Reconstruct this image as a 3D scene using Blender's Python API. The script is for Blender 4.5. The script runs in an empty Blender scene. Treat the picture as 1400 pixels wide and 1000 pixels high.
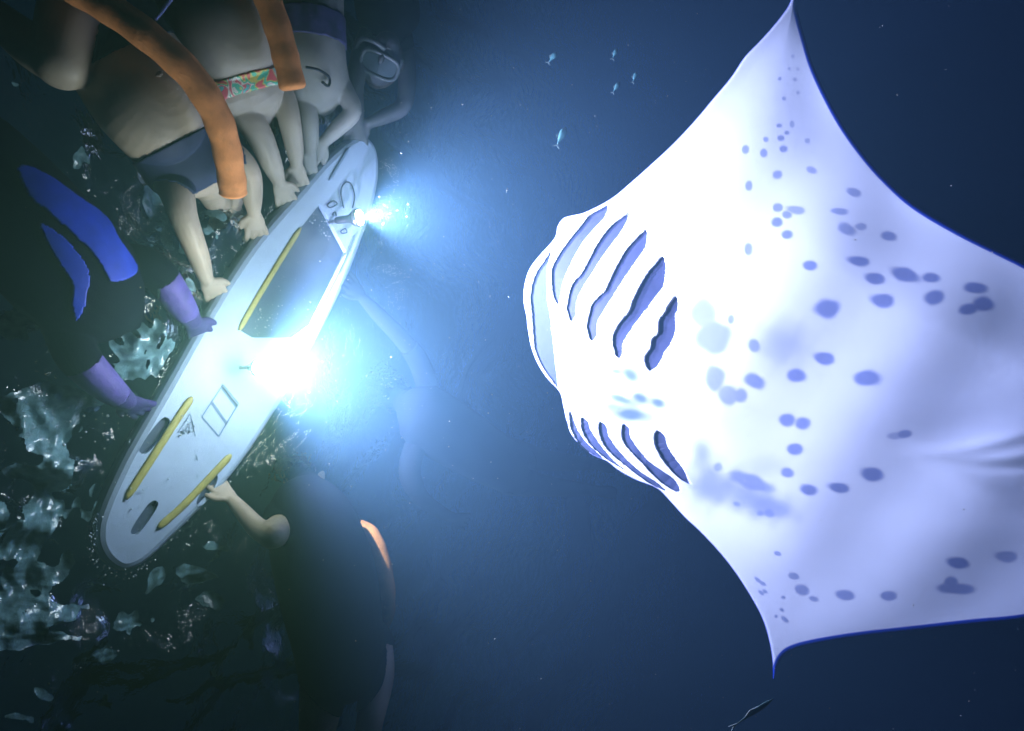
import bpy, bmesh, math, random
import numpy as np
from mathutils import Vector, Matrix
random.seed(7); rng = np.random.default_rng(11)

# ------------------------------------------------------------------ camera
FPX = 950.0                       # focal length in photograph pixels (1400 wide)
DEPTH = 3.0                       # camera hangs 3 m under the surface
ELEV = math.radians(45)
CAM = np.array([0.0, 0.0, -DEPTH])
F = np.array([0.0, math.cos(ELEV), math.sin(ELEV)])
R = np.array([0.0, math.sin(ELEV), -math.cos(ELEV)])   # picture right = down in the water
U = np.array([1.0, 0.0, 0.0])
scene = bpy.context.scene
col = scene.collection
cd = bpy.data.cameras.new('camera'); cam = bpy.data.objects.new('camera', cd); col.objects.link(cam)
cd.sensor_width = 36; cd.lens = FPX / 1400 * 36; cd.clip_start = 0.02; cd.clip_end = 300
cam.matrix_world = Matrix(((R[0], U[0], -F[0], CAM[0]), (R[1], U[1], -F[1], CAM[1]), (R[2], U[2], -F[2], CAM[2]), (0, 0, 0, 1)))
scene.camera = cam

# ------------------------------------------------------------------ world: night sky
w = bpy.data.worlds.new('World'); scene.world = w; w.use_nodes = True
nt = w.node_tree; bg = nt.nodes['Background']
sky = nt.nodes.new('ShaderNodeTexSky'); sky.sky_type = 'NISHITA'; sky.sun_disc = False
sky.sun_elevation = math.radians(-1.0); sky.sun_rotation = math.radians(235)
tint = nt.nodes.new('ShaderNodeMix'); tint.data_type = 'RGBA'; tint.blend_type = 'MULTIPLY'; tint.inputs[0].default_value = 1
tint.inputs[7].default_value = (.45, .9, 1, 1); nt.links.new(sky.outputs[0], tint.inputs[6]); nt.links.new(tint.outputs[2], bg.inputs[0]); bg.inputs[1].default_value = 0.07
LAMP_MAIN, LAMP_FAR = 1100.0, 800.0
DENS = 0.30
scene.view_settings.view_transform = 'Standard'; scene.view_settings.look = 'None'
scene.view_settings.exposure = 0.0; scene.view_settings.gamma = 1.0
cy = scene.cycles
cy.use_denoising = True
try: cy.denoiser = 'OPENIMAGEDENOISE'
except Exception: pass
cy.max_bounces = 8; cy.diffuse_bounces = 3; cy.glossy_bounces = 4; cy.transmission_bounces = 6
cy.volume_bounces = 0; cy.transparent_max_bounces = 8
cy.caustics_reflective = False; cy.caustics_refractive = False
cy.sample_clamp_indirect = 3.0

# ------------------------------------------------------------------ helpers
def ray(px, py):
    return F + (px - 700) / FPX * R + (500 - py) / FPX * U
def at(px, py, z):                              # the point at height z that the pixel sees
    d = ray(px, py); t = (z + DEPTH) / d[2]
    return CAM + d * t
def atd(px, py, dist):
    d = ray(px, py); return CAM + d / np.linalg.norm(d) * dist
def proj(P):                                    # world -> photograph pixel
    v = np.asarray(P) - CAM
    zf = v @ F
    return np.stack([700 + FPX * (v @ R) / zf, 500 - FPX * (v @ U) / zf], -1)

MATS = {}
def mat(name, color, rough=0.5, spec=0.5, noise=0.0, scale=12.0, bump=0.0, bscale=60.0, metallic=0.0, trans=0.0, sss=0.0, attr=None):
    if name in MATS: return MATS[name]
    m = bpy.data.materials.new(name); m.use_nodes = True; t = m.node_tree
    p = t.nodes['Principled BSDF']
    p.inputs['Base Color'].default_value = (*color, 1); p.inputs['Roughness'].default_value = rough
    p.inputs['Specular IOR Level'].default_value = spec; p.inputs['Metallic'].default_value = metallic
    p.inputs['Transmission Weight'].default_value = trans
    src = None
    if attr:
        a = t.nodes.new('ShaderNodeAttribute'); a.attribute_name = attr; src = a.outputs['Color']
    if noise > 0:
        tc = t.nodes.new('ShaderNodeTexCoord'); n = t.nodes.new('ShaderNodeTexNoise')
        n.inputs['Scale'].default_value = scale; n.inputs['Detail'].default_value = 6
        t.links.new(tc.outputs['Object'], n.inputs['Vector'])
        mx = t.nodes.new('ShaderNodeMix'); mx.data_type = 'RGBA'; mx.blend_type = 'MULTIPLY'
        mr = t.nodes.new('ShaderNodeMapRange'); mr.inputs[1].default_value = 0.3; mr.inputs[2].default_value = 0.7
        mr.inputs[3].default_value = 1 - noise; mr.inputs[4].default_value = 1 + noise * .4
        t.links.new(n.outputs[0], mr.inputs[0]); mx.inputs[0].default_value = 1
        if src: t.links.new(src, mx.inputs[6])
        else: mx.inputs[6].default_value = (*color, 1)
        t.links.new(mr.outputs[0], mx.inputs[7]); src = mx.outputs[2]
    if src: t.links.new(src, p.inputs['Base Color'])
    if bump > 0:
        tc = t.nodes.new('ShaderNodeTexCoord'); n = t.nodes.new('ShaderNodeTexNoise')
        n.inputs['Scale'].default_value = bscale; n.inputs['Detail'].default_value = 4
        t.links.new(tc.outputs['Object'], n.inputs['Vector'])
        b = t.nodes.new('ShaderNodeBump'); b.inputs['Strength'].default_value = bump; b.inputs['Distance'].default_value = 0.01
        t.links.new(n.outputs[0], b.inputs['Height']); t.links.new(b.outputs[0], p.inputs['Normal'])
    MATS[name] = m; return m
def emis(name, color, s):
    m = bpy.data.materials.new(name); m.use_nodes = True; t = m.node_tree
    p = t.nodes['Principled BSDF']; p.inputs['Base Color'].default_value = (.8, .8, .8, 1)
    p.inputs['Emission Color'].default_value = (*color, 1); p.inputs['Emission Strength'].default_value = s
    return m
def link(name, me, m=None, parent=None):
    o = bpy.data.objects.new(name, me); col.objects.link(o)
    if m is not None: me.materials.clear(); me.materials.append(m)
    if parent is not None:
        o.parent = parent; o.matrix_parent_inverse = parent.matrix_world.inverted()
    return o
def tag(o, label, cat, group=None):
    o['label'] = label; o['category'] = cat
    if group: o['group'] = group
    return o
def empty(name, loc, label, cat, group=None):
    o = bpy.data.objects.new(name, None); col.objects.link(o); o.location = loc; o.empty_display_size = .1
    o.matrix_world = Matrix.Translation(Vector(loc))
    return tag(o, label, cat, group)
def pymesh(name, V, Fc, smooth=True):
    me = bpy.data.meshes.new(name); me.from_pydata([tuple(map(float, v)) for v in V], [], [tuple(map(int, f)) for f in Fc]); me.update()
    if smooth: me.polygons.foreach_set('use_smooth', [True] * len(me.polygons))
    return me
def gridmesh(name, P, smooth=True, flip=False):
    """P: (n,m,3) array -> mesh, built with numpy"""
    n, m = P.shape[:2]
    me = bpy.data.meshes.new(name)
    idx = np.arange(n * m).reshape(n, m)
    q = np.stack([idx[:-1, :-1], idx[1:, :-1], idx[1:, 1:], idx[:-1, 1:]], -1).reshape(-1, 4)
    if flip: q = q[:, ::-1]
    return npmesh(me, P.reshape(-1, 3), q, smooth)
def npmesh(me, V, q, smooth=True):
    me.vertices.add(len(V)); me.vertices.foreach_set('co', np.ascontiguousarray(V, dtype=np.float32).ravel())
    me.loops.add(q.size); me.loops.foreach_set('vertex_index', np.ascontiguousarray(q, dtype=np.int32).ravel())
    me.polygons.add(len(q)); me.polygons.foreach_set('loop_start', np.arange(0, q.size, q.shape[1], dtype=np.int32))
    if smooth: me.polygons.foreach_set('use_smooth', np.ones(len(q), dtype=bool))
    me.update(calc_edges=True); return me
def catmull(P, n=8, closed=False):
    P = np.asarray(P, float); N = len(P); out = []
    rngi = range(N) if closed else range(N - 1)
    for i in rngi:
        if closed: a, b, c, d = P[(i-1) % N], P[i], P[(i+1) % N], P[(i+2) % N]
        else: a, b, c, d = P[max(i-1, 0)], P[i], P[i+1], P[min(i+2, N-1)]
        for k in range(n):
            t = k / n
            out.append(.5 * ((2*b) + (c-a)*t + (2*a-5*b+4*c-d)*t*t + (3*b-a-3*c+d)*t**3))
    if not closed: out.append(P[-1])
    return np.array(out)
def unit(v):
    v = np.asarray(v, float); return v / (np.linalg.norm(v) + 1e-12)
def tube(path, radii, k=14, side=None, ry=None, caps=True):
    """closed loft along a path: radii = half widths along side, ry along the other axis"""
    path = np.asarray(path, float); n = len(path)
    radii = np.broadcast_to(np.asarray(radii, float), (n,)); ry = radii if ry is None else np.broadcast_to(np.asarray(ry, float), (n,))
    V = []; prev = None
    for i in range(n):
        tg = unit(path[min(i+1, n-1)] - path[max(i-1, 0)])
        s = np.asarray(side, float) if side is not None else (prev if prev is not None else (np.array([0, 0, 1.]) if abs(tg[2]) < .9 else np.array([1., 0, 0])))
        s = unit(s - tg * (s @ tg)); b = np.cross(tg, s); prev = s
        for j in range(k):
            a = 2 * math.pi * j / k
            V.append(path[i] + s * math.cos(a) * radii[i] + b * math.sin(a) * ry[i])
    Fc = []
    for i in range(n - 1):
        for j in range(k):
            Fc.append((i*k+j, i*k+(j+1) % k, (i+1)*k+(j+1) % k, (i+1)*k+j))
    if caps:
        Fc.append(tuple(range(k))[::-1]); Fc.append(tuple((n-1)*k + j for j in range(k)))
    return V, Fc
class MB:
    def __init__(s): s.V = []; s.F = []
    def add(s, vf):
        b = len(s.V); s.V += list(vf[0]); s.F += [tuple(i + b for i in f) for f in vf[1]]; return s
    def build(s, name, m, parent=None, smooth=True): return link(name, pymesh(name, s.V, s.F, smooth), m, parent)
def ball(c, r, k=12, axes=None):
    """ellipsoid; r scalar or 3; axes 3x3 rows"""
    r = np.broadcast_to(np.asarray(r, float), (3,)); A = np.eye(3) if axes is None else np.asarray(axes)
    V = []; Fc = []; n = max(k // 2, 4)
    for i in range(n + 1):
        th = math.pi * i / n
        for j in range(k):
            ph = 2 * math.pi * j / k
            l = np.array([math.sin(th)*math.cos(ph), math.sin(th)*math.sin(ph), math.cos(th)]) * r
            V.append(np.asarray(c) + l @ A)
    for i in range(n):
        for j in range(k):
            Fc.append((i*k+j, (i+1)*k+j, (i+1)*k+(j+1) % k, i*k+(j+1) % k))
    return V, Fc
def inpoly(px, py, poly):
    poly = np.asarray(poly); r = np.zeros(px.shape, bool); j = len(poly) - 1
    for i in range(len(poly)):
        xi, yi = poly[i]; xj, yj = poly[j]
        c = ((yi > py) != (yj > py)) & (px < (xj - xi) * (py - yi) / (yj - yi + 1e-12) + xi)
        r ^= c; j = i
    return r
def polydist(px, py, poly, closed=True):
    """distance to a polyline, in pixels"""
    P = np.asarray(poly, float); Q = np.roll(P, -1, 0) if closed else P[1:]
    if not closed: P = P[:-1]
    d = np.full(px.shape, 1e9)
    for (ax, ay), (bx, by) in zip(P, Q):
        dx, dy = bx-ax, by-ay; L = dx*dx+dy*dy+1e-9
        t = np.clip(((px-ax)*dx+(py-ay)*dy)/L, 0, 1)
        d = np.minimum(d, (px-ax-t*dx)**2+(py-ay-t*dy)**2)
    return np.sqrt(d)

# ------------------------------------------------------------------ water surface, sea floor
def waves(X, Y):
    H = np.zeros_like(X); r = np.random.default_rng(5)
    wx = .10*np.sin(2.1*X+1.3*Y+.4)+.07*np.sin(-3.3*X+2.2*Y+1.9); wy = .10*np.sin(1.7*Y-2.4*X+2.)+.07*np.sin(4.1*X+2.9*Y)
    for k in range(46):
        lam = .16 * (9.0 ** r.random()); a = r.random()*2*math.pi; ph = r.random()*6.28
        kk = 2*math.pi/lam; s = np.sin(kk*((X+wx)*math.cos(a)+(Y+wy)*math.sin(a))+ph)
        H += (.0105*lam**.85) * s
    return H
def graded(lo, hi, fine_lo, fine_hi, step, growth=1.18):
    a = list(np.arange(fine_lo, fine_hi, step)); s = step; x = a[-1]
    while x < hi: s *= growth; x += s; a.append(x)
    s = step; x = fine_lo; b = []
    while x > lo: s *= growth; x -= s; b.append(x)
    return np.array(b[::-1] + a)
gx = graded(-70, 70, -2.0, 2.2, .0135); gy = graded(-70, 70, -.2, 2.9, .0135)
GX, GY = np.meshgrid(gx, gy, indexing='ij')
fall = 1 / (1 + (np.maximum(0, np.hypot(GX, GY - 1.2) - 2.2) / 2.5) ** 2)
H = waves(GX, GY) * fall
chop = np.zeros_like(GX)
for px_, py_, rx_, k_ in [(190,480,.26,3.6),(225,270,.24,3.0),(245,390,.16,2.6),(120,555,.2,2.6),(25,440,.22,1.8),(60,560,.25,2.2),(40,690,.28,2.4),(60,830,.28,2.2),(150,880,.22,1.6),(270,760,.2,1.3),(110,210,.2,1.4),(100,620,.2,1.6),(330,270,.12,1.2),(250,900,.25,2.0),(380,930,.25,1.8),(120,980,.28,2.0),(470,980,.25,1.4),(330,800,.2,1.5),(20,300,.2,1.4)]:
    c_ = at(px_, py_, 0.); chop = np.maximum(chop, k_*np.exp(-((GX-c_[0])**2 + (GY-c_[1])**2)/rx_**2))
rip_ = np.zeros_like(GX); r_ = np.random.default_rng(8)
for k_ in range(30):
    lam_ = .045*(4.0**r_.random()); a_ = r_.random()*6.28; rip_ += lam_*.011*np.sin(6.283/lam_*((GX+.04*np.sin(7*GY))*math.cos(a_)+(GY+.04*np.sin(6*GX+1))*math.sin(a_))+r_.random()*6.28)
H = H * (1 + .55 * chop) + rip_*np.minimum(chop, 2.)*.8

board_px = [(492,183),(440,223),(345,333),(225,530),(150,668),(131,724),(147,772),(200,772),(309,665),(382,560),(452,436),(507,303),(522,235),(508,188)]
bpoly = np.array([at(x, y, -.055)[:2] for x, y in board_px])
near = (np.abs(GX) < 2) & (GY > -.2) & (GY < 3); fl = np.ones_like(H)
fl[near] = np.where(inpoly(GX[near], GY[near], bpoly), 0, np.clip(polydist(GX[near], GY[near], bpoly)/.12 - .15, 0, 1))
H = H * fl
me = gridmesh('water', np.stack([GX, GY, H], -1))
wm = bpy.data.materials.new('water_surface'); wm.use_nodes = True; t = wm.node_tree
for n in list(t.nodes): t.nodes.remove(n)
go = t.nodes.new('ShaderNodeBsdfGlass'); go.inputs['IOR'].default_value = 1.33; go.inputs['Roughness'].default_value = .02
go.inputs['Color'].default_value = (.96, .98, 1, 1)
out = t.nodes.new('ShaderNodeOutputMaterial'); t.links.new(go.outputs[0], out.inputs[0])
tc = t.nodes.new('ShaderNodeTexCoord'); nz = t.nodes.new('ShaderNodeTexNoise'); nz.inputs['Scale'].default_value = 34; nz.inputs['Detail'].default_value = 2
t.links.new(tc.outputs['Object'], nz.inputs['Vector'])
bp = t.nodes.new('ShaderNodeBump'); bp.inputs['Strength'].default_value = .55; bp.inputs['Distance'].default_value = .02
t.links.new(nz.outputs[0], bp.inputs['Height']); t.links.new(bp.outputs[0], go.inputs['Normal'])
wo = link('water', me, wm); wo['kind'] = 'structure'
# added thin sheets standing in for mirror-like reflections on the water surface
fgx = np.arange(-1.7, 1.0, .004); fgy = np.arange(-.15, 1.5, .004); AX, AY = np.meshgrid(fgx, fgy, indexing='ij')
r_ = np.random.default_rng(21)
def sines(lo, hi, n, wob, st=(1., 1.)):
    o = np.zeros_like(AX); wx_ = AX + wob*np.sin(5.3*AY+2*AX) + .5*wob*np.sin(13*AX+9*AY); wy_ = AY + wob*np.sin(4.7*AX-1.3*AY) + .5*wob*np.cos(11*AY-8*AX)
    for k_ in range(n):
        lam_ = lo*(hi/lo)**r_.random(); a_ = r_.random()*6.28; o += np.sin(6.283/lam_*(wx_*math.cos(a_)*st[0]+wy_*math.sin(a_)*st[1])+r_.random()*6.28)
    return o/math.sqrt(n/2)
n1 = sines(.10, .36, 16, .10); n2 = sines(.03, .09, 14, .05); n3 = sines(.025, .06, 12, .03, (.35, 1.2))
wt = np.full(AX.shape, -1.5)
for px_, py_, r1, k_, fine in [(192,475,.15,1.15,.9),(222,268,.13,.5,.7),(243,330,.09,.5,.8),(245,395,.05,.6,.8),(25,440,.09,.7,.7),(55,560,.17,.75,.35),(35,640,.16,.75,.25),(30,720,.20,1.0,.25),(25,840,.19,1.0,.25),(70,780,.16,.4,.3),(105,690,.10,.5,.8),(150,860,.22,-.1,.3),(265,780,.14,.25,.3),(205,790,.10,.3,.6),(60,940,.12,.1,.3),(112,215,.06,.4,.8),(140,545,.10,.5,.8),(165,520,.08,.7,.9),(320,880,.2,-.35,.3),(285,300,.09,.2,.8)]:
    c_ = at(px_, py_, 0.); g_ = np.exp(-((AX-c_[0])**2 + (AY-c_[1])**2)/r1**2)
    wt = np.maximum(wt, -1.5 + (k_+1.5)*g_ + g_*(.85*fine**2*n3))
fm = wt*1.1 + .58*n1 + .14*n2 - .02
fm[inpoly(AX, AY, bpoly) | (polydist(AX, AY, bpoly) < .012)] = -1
def interp_idx(g, v):
    i = np.clip(np.searchsorted(g, v) - 1, 0, len(g)-2); return i, (v - g[i])/(g[i+1] - g[i])
ix, tx = interp_idx(gx, fgx); iy, ty = interp_idx(gy, fgy)
HF = (H[np.ix_(ix, iy)]*(1-tx)[:, None] + H[np.ix_(ix+1, iy)]*tx[:, None])*(1-ty)[None] + (H[np.ix_(ix, iy+1)]*(1-tx)[:, None] + H[np.ix_(ix+1, iy+1)]*tx[:, None])*ty[None]
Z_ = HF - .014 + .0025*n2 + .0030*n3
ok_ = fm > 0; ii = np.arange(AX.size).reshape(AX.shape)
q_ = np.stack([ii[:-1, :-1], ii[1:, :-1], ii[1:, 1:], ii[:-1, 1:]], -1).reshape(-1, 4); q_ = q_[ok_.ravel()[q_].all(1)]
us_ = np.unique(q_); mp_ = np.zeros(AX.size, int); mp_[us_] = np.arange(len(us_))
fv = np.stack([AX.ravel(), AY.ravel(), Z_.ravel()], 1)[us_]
fr_ = link('reflection_sheets', npmesh(bpy.data.meshes.new('reflection_sheets'), fv, mp_[q_]), mat('reflection_sheet_teal', (.15, .28, .31), .22, 1.0, .6, 20, .5, 45)); fr_['kind'] = 'stuff'
tag(fr_, 'ragged silvery and teal sheets standing in for reflections on the surface left of the board', 'reflection sheet')

fx = np.linspace(-70, 70, 90); FX, FY = np.meshgrid(fx, fx, indexing='ij')
FZ = -11 + .35*np.sin(FX*.31+1)*np.cos(FY*.27) + .15*np.sin(FX*1.1+FY*.7)
fo = link('sea_floor', gridmesh('sea_floor', np.stack([FX, FY, FZ], -1)), mat('sea_floor_sand', (.16, .15, .12), .9, .2, .4, 1.5, .6, 8)); fo['kind'] = 'structure'

# ------------------------------------------------------------------ haze: the lit, particle-laden water
def box(lo, hi):
    x0, y0, z0 = lo; x1, y1, z1 = hi
    V = [(x0,y0,z0),(x1,y0,z0),(x1,y1,z0),(x0,y1,z0),(x0,y0,z1),(x1,y0,z1),(x1,y1,z1),(x0,y1,z1)]
    return V, [(0,3,2,1),(4,5,6,7),(0,1,5,4),(1,2,6,5),(2,3,7,6),(3,0,4,7)]
hz = link('haze', pymesh('haze', *box((-75, -75, -13), (75, 75, 1.2)), smooth=False)); hz['kind'] = 'stuff'
hm = bpy.data.materials.new('murky_water'); hm.use_nodes = True; t = hm.node_tree
for n in list(t.nodes): t.nodes.remove(n)
pv = t.nodes.new('ShaderNodeVolumePrincipled'); out = t.nodes.new('ShaderNodeOutputMaterial'); t.links.new(pv.outputs[0], out.inputs['Volume'])
pv.inputs['Color'].default_value = (.125, .285, .45, 1); pv.inputs['Absorption Color'].default_value = (.004, .10, .97, 1)
pv.inputs['Density'].default_value = DENS; pv.inputs['Anisotropy'].default_value = .7
hz.data.materials.append(hm)

# ------------------------------------------------------------------ light board
BZ = -.055
def bp_(pts, z): return np.array([at(x, y, z) for x, y in pts])
outline = [(492,183),(468,197),(440,223),(410,258),(345,333),(285,425),(225,530),(175,617),(150,668),(137,700),(131,724),(133,750),(147,772),(170,783),(200,772),(237,738),(275,700),(309,665),(345,618),(382,560),(410,515),(432,474),(452,436),(475,388),(492,345),(507,303),(517,268),(522,235),(519,205),(508,188)]
ol = catmull(bp_(outline, BZ)[:, :2], 4, True)
def inset(P, d):
    n = len(P); T = np.roll(P, -1, 0) - np.roll(P, 1, 0); T /= np.linalg.norm(T, axis=1)[:, None]
    N = np.stack([-T[:, 1], T[:, 0]], 1)
    c = P.mean(0)
    if np.mean(np.sum(N * (c - P), 1)) < 0: N = -N
    return P + N * d
board = empty('light_board', at(320, 470, 0), 'long pale blue-white light board floating at the surface, seen from below', 'light board')
win = [(438,278),(474,345),(452,392),(428,440),(398,462),(345,462),(328,452),(367,382),(411,312)]
slots = [[(230,570),(233,583),(206,618),(193,622),(190,610),(217,574)], [(214,683),(217,694),(193,729),(181,733),(178,723),(201,689)], [(297,648),(298,660),(283,687),(270,694),(268,683),(283,658)]]
bm = bmesh.new()
levels = [(.0, .012), (.0, -.012), (.006, -.032), (.018, -.047), (.034, BZ)]
rings = []
for d, z in levels: rings.append([bm.verts.new((*p, z)) for p in inset(ol, d)])
top = [bm.verts.new((*p, .06)) for p in inset(ol, .03)]; mid = [bm.verts.new((*p, .042)) for p in inset(ol, .006)]
N = len(ol)
for a, b in [(top, mid), (mid, rings[0])] + list(zip(rings[:-1], rings[1:])):
    for i in range(N): bm.faces.new((a[i], a[(i+1) % N], b[(i+1) % N], b[i]))
bm.faces.new(top)
edges = [bm.edges.get((rings[-1][i], rings[-1][(i+1) % N])) for i in range(N)]
winloops = [catmull(bp_(win, BZ)[:, :2], 1, True)] + [inset(catmull(bp_(s, BZ)[:, :2], 4, True), .005) for s in slots]
walls = []
for k, Lp in enumerate(winloops):
    vs = [bm.verts.new((*p, BZ)) for p in Lp]; n = len(vs)
    es = [bm.edges.new((vs[i], vs[(i+1) % n])) for i in range(n)]; edges += es
    up = [bm.verts.new((*p, BZ + (.045 if k == 0 else .03))) for p in Lp]; walls.append((vs, up))
bmesh.ops.triangle_fill(bm, use_beauty=True, use_dissolve=False, edges=edges)
for vs, up in walls:
    n = len(vs)
    for i in range(n): bm.faces.new((vs[i], vs[(i+1) % n], up[(i+1) % n], up[i]))
bmesh.ops.recalc_face_normals(bm, faces=bm.faces)
me = bpy.data.meshes.new('hull'); bm.to_mesh(me); bm.free()
m_hull = mat('board_gelcoat', (.36, .46, .61), .4, .3, .16, 4, .06, 60)
link('hull', me, m_hull, board)
def plate(name, pts2, z, th, m, parent, loc2=False):
    P = np.asarray(pts2); n = len(P)
    V = [(*p, z) for p in P] + [(*p, z + th) for p in P]
    Fc = [tuple(range(n)), tuple(range(2*n-1, n-1, -1))] + [(i, i+n, (i+1) % n + n, (i+1) % n) for i in range(n)]
    return link(name, pymesh(name, V, Fc, False), m, parent)
m_win = mat('dark_window', (.05, .075, .12), .45, .5, .3, 9)
plate('viewing_window', inset(winloops[0], -.002), BZ + .03, .012, m_win, board)
m_slot = mat('slot_rubber', (.055, .075, .12), .6, .3)
for Lp in winloops[1:]: plate('grab_slot', inset(Lp, -.002), BZ + .022, .006, m_slot, board)
m_yel = mat('yellow_strip', (.36, .33, .09), .45, .4, .25, 30)
def strip(name, pts, wpx, m, zc=BZ - .004, h=.007, ends=True):
    P = catmull(bp_(pts, zc), 6)
    wm_ = wpx * .5 * 3.1e-3
    rad = np.full(len(P), wm_)
    if ends: rad[0] *= .35; rad[-1] *= .35; rad[1] *= .8; rad[-2] *= .8
    mb = MB().add(tube(P, rad, 10, side=np.cross(unit(P[-1]-P[0]), [0, 0, 1]), ry=np.full(len(P), h)))
    return mb.build(name, m, board)
strip('grip_strip', [(263,543),(240,577),(206,630),(172,683)], 10, m_yel)
strip('grip_strip', [(316,622),(290,650),(250,692),(216,722)], 10, m_yel)
strip('grip_strip', [(411,312),(384,355),(352,408),(327,452)], 8, m_yel)
m_rim = mat('pale_rim', (.75, .76, .55), .4, .4)
strip('window_rim', [(474,346),(450,394),(424,446)], 5, m_rim)
m_line = mat('grey_print', (.16, .22, .30), .6, .2)
strip('seam_line', [(476,204),(465,222),(450,247)], 5, m_line)
strip('rail_line', [(484,322),(472,352),(460,378)], 3, m_line)
# printed sticker with its two bars, and the worn logo
def pline(pts, wpx, name='print_line', close=False):
    if close: pts = list(pts) + [pts[0]]
    mb = MB()
    for a, b in zip(pts[:-1], pts[1:]):
        A, B = at(*a, BZ - .002), at(*b, BZ - .002); s = unit(np.cross(B - A, [0, 0, 1.])) * wpx * 1.55e-3
        mb.add((np.array([A-s, A+s, B+s, B-s]), [(0, 1, 2, 3)]))
    return mb
sq = MB()
for pts, wd, cl in [([(305,526),(326,552),(299,597),(276,570)], 2.0, True), ([(303,528),(308,534),(325,556),(321,550)], 2, False), ([(304,531),(323,556)], 4, False), ([(290,551),(310,580)], 4, False)]:
    sq.add((lambda m: (m.V, m.F))(pline(pts, wd, close=cl)))
sq.build('sticker', mat('sticker_ink', (.13, .19, .30), .5, .3), board, False)
lg = MB()
rl = random.Random(3)
for i in range(26):
    x = 246 + rl.random()*20; y = 600 - (x-246)*.2 - rl.random()*16 * ((x-240)/26)
    a = rl.random()*3.14; L = 2 + rl.random()*4
    q = pline([(x, y-6), (x+L*math.cos(a), y-6+L*math.sin(a))], 1.2); lg.add((q.V, q.F))
for pts in [[(260,566),(267,597)], [(243,592),(260,566)], [(243,592),(254,588)], [(268,622),(270,630)], [(266,630),(270,626)], [(269,650),(271,653)]]:
    q = pline(pts, 1.3); lg.add((q.V, q.F))
lg.build('logo', m_line, board, False)['kind'] = 'stuff'

# ------------------------------------------------------------------ lamps under the board
m_black = mat('black_rubber', (.02, .022, .028), .5, .4); m_alu = mat('lamp_metal', (.35, .37, .4), .35, .5, metallic=.9)
def lamp(px, py, rad, aim, beam, power, added_fill, cone, lens_s, label, fill_aim=(.25, -.45, .8), drop=.10, length=.12, color=(1.18, 1.0, 1.08)):
    c0 = at(px, py, BZ - drop - length)
    aim = unit(aim); tail = c0 - aim * length
    e = empty('underwater_lamp', tail, label, 'lamp', 'lamps under the light board')
    s = np.linspace(0, 1, 9); rr = rad * np.array([.35, .42, .45, .45, .45, .5, .75, 1.0, 1.0])
    MB().add(tube([tail + (c0 - tail) * k for k in s], rr, 24)).build('housing', m_black, e)
    MB().add(tube([c0 - aim*.012, c0 + aim*.006], [rad*1.06]*2, 24)).build('bezel', m_alu, e)
    top_ = np.array([tail[0], tail[1], BZ])
    MB().add(tube([top_ + [0, 0, .001], tail + aim*.02], [.008, .008], 10)).build('bracket', m_alu, e)
    MB().add(ball(c0 + aim*.006, (rad*.9, rad*.9, .010), 20, axes=np.array([unit(np.cross(aim, [1, 0, 0])), unit(np.cross(aim, np.cross(aim, [1, 0, 0]))), aim]))).build('lens', emis('lit_lens', (1.32, 1.18, .45), lens_s), e)
    for kind, en, bm_, cn in (('up', added_fill, fill_aim, 168), ('down', power, beam, cone)):  # 'up' is an added fill light below the lens, brightening board and swimmers
        ld = bpy.data.lights.new('lamp_beam_or_fill', 'SPOT'); ld.energy = en; ld.color = color if kind == 'down' else (1.0, .95, .70); ld.shadow_soft_size = rad*.3 if kind == 'down' else .16
        ld.spot_size = math.radians(cn); ld.spot_blend = 1.0 if kind == 'down' else .3
        lo = bpy.data.objects.new('lamp_beam_or_fill', ld); col.objects.link(lo); lo.parent = e
        lo.matrix_parent_inverse = e.matrix_world.inverted(); lo.location = c0 + aim*(.022 + rad*.3 + (.30 if kind == 'up' else 0))
        lo.rotation_euler = Vector(bm_).to_track_quat('-Z', 'Y').to_euler()
    return e, c0
e1, L1 = lamp(354, 503, .034, (0.0, .05, -1), (0, .85, -.53), LAMP_MAIN, 62, 165, 950, 'big dazzling lamp under the middle of the board', drop=.09, length=.08)
e2, L2 = lamp(490, 298, .04, (.05, .5, -1), (.15, .85, -.55), LAMP_FAR, 18, 140, 200, 'smaller bright lamp on the far edge of the board', drop=.05)
for pts in [[(470,285),(466,262),(472,250),(480,252),(485,268),(482,285)], [(447,281),(455,275),(461,279),(452,284),(447,281)], [(466,316),(472,313),(474,318),(467,319),(466,316)], [(454,294),(458,290),(460,296)]]:
    P = catmull([at(x, y, BZ - .012) for x, y in pts], 5)
    MB().add(tube(P, [.0035]*len(P), 6)).build('strap', m_black, e2)

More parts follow.
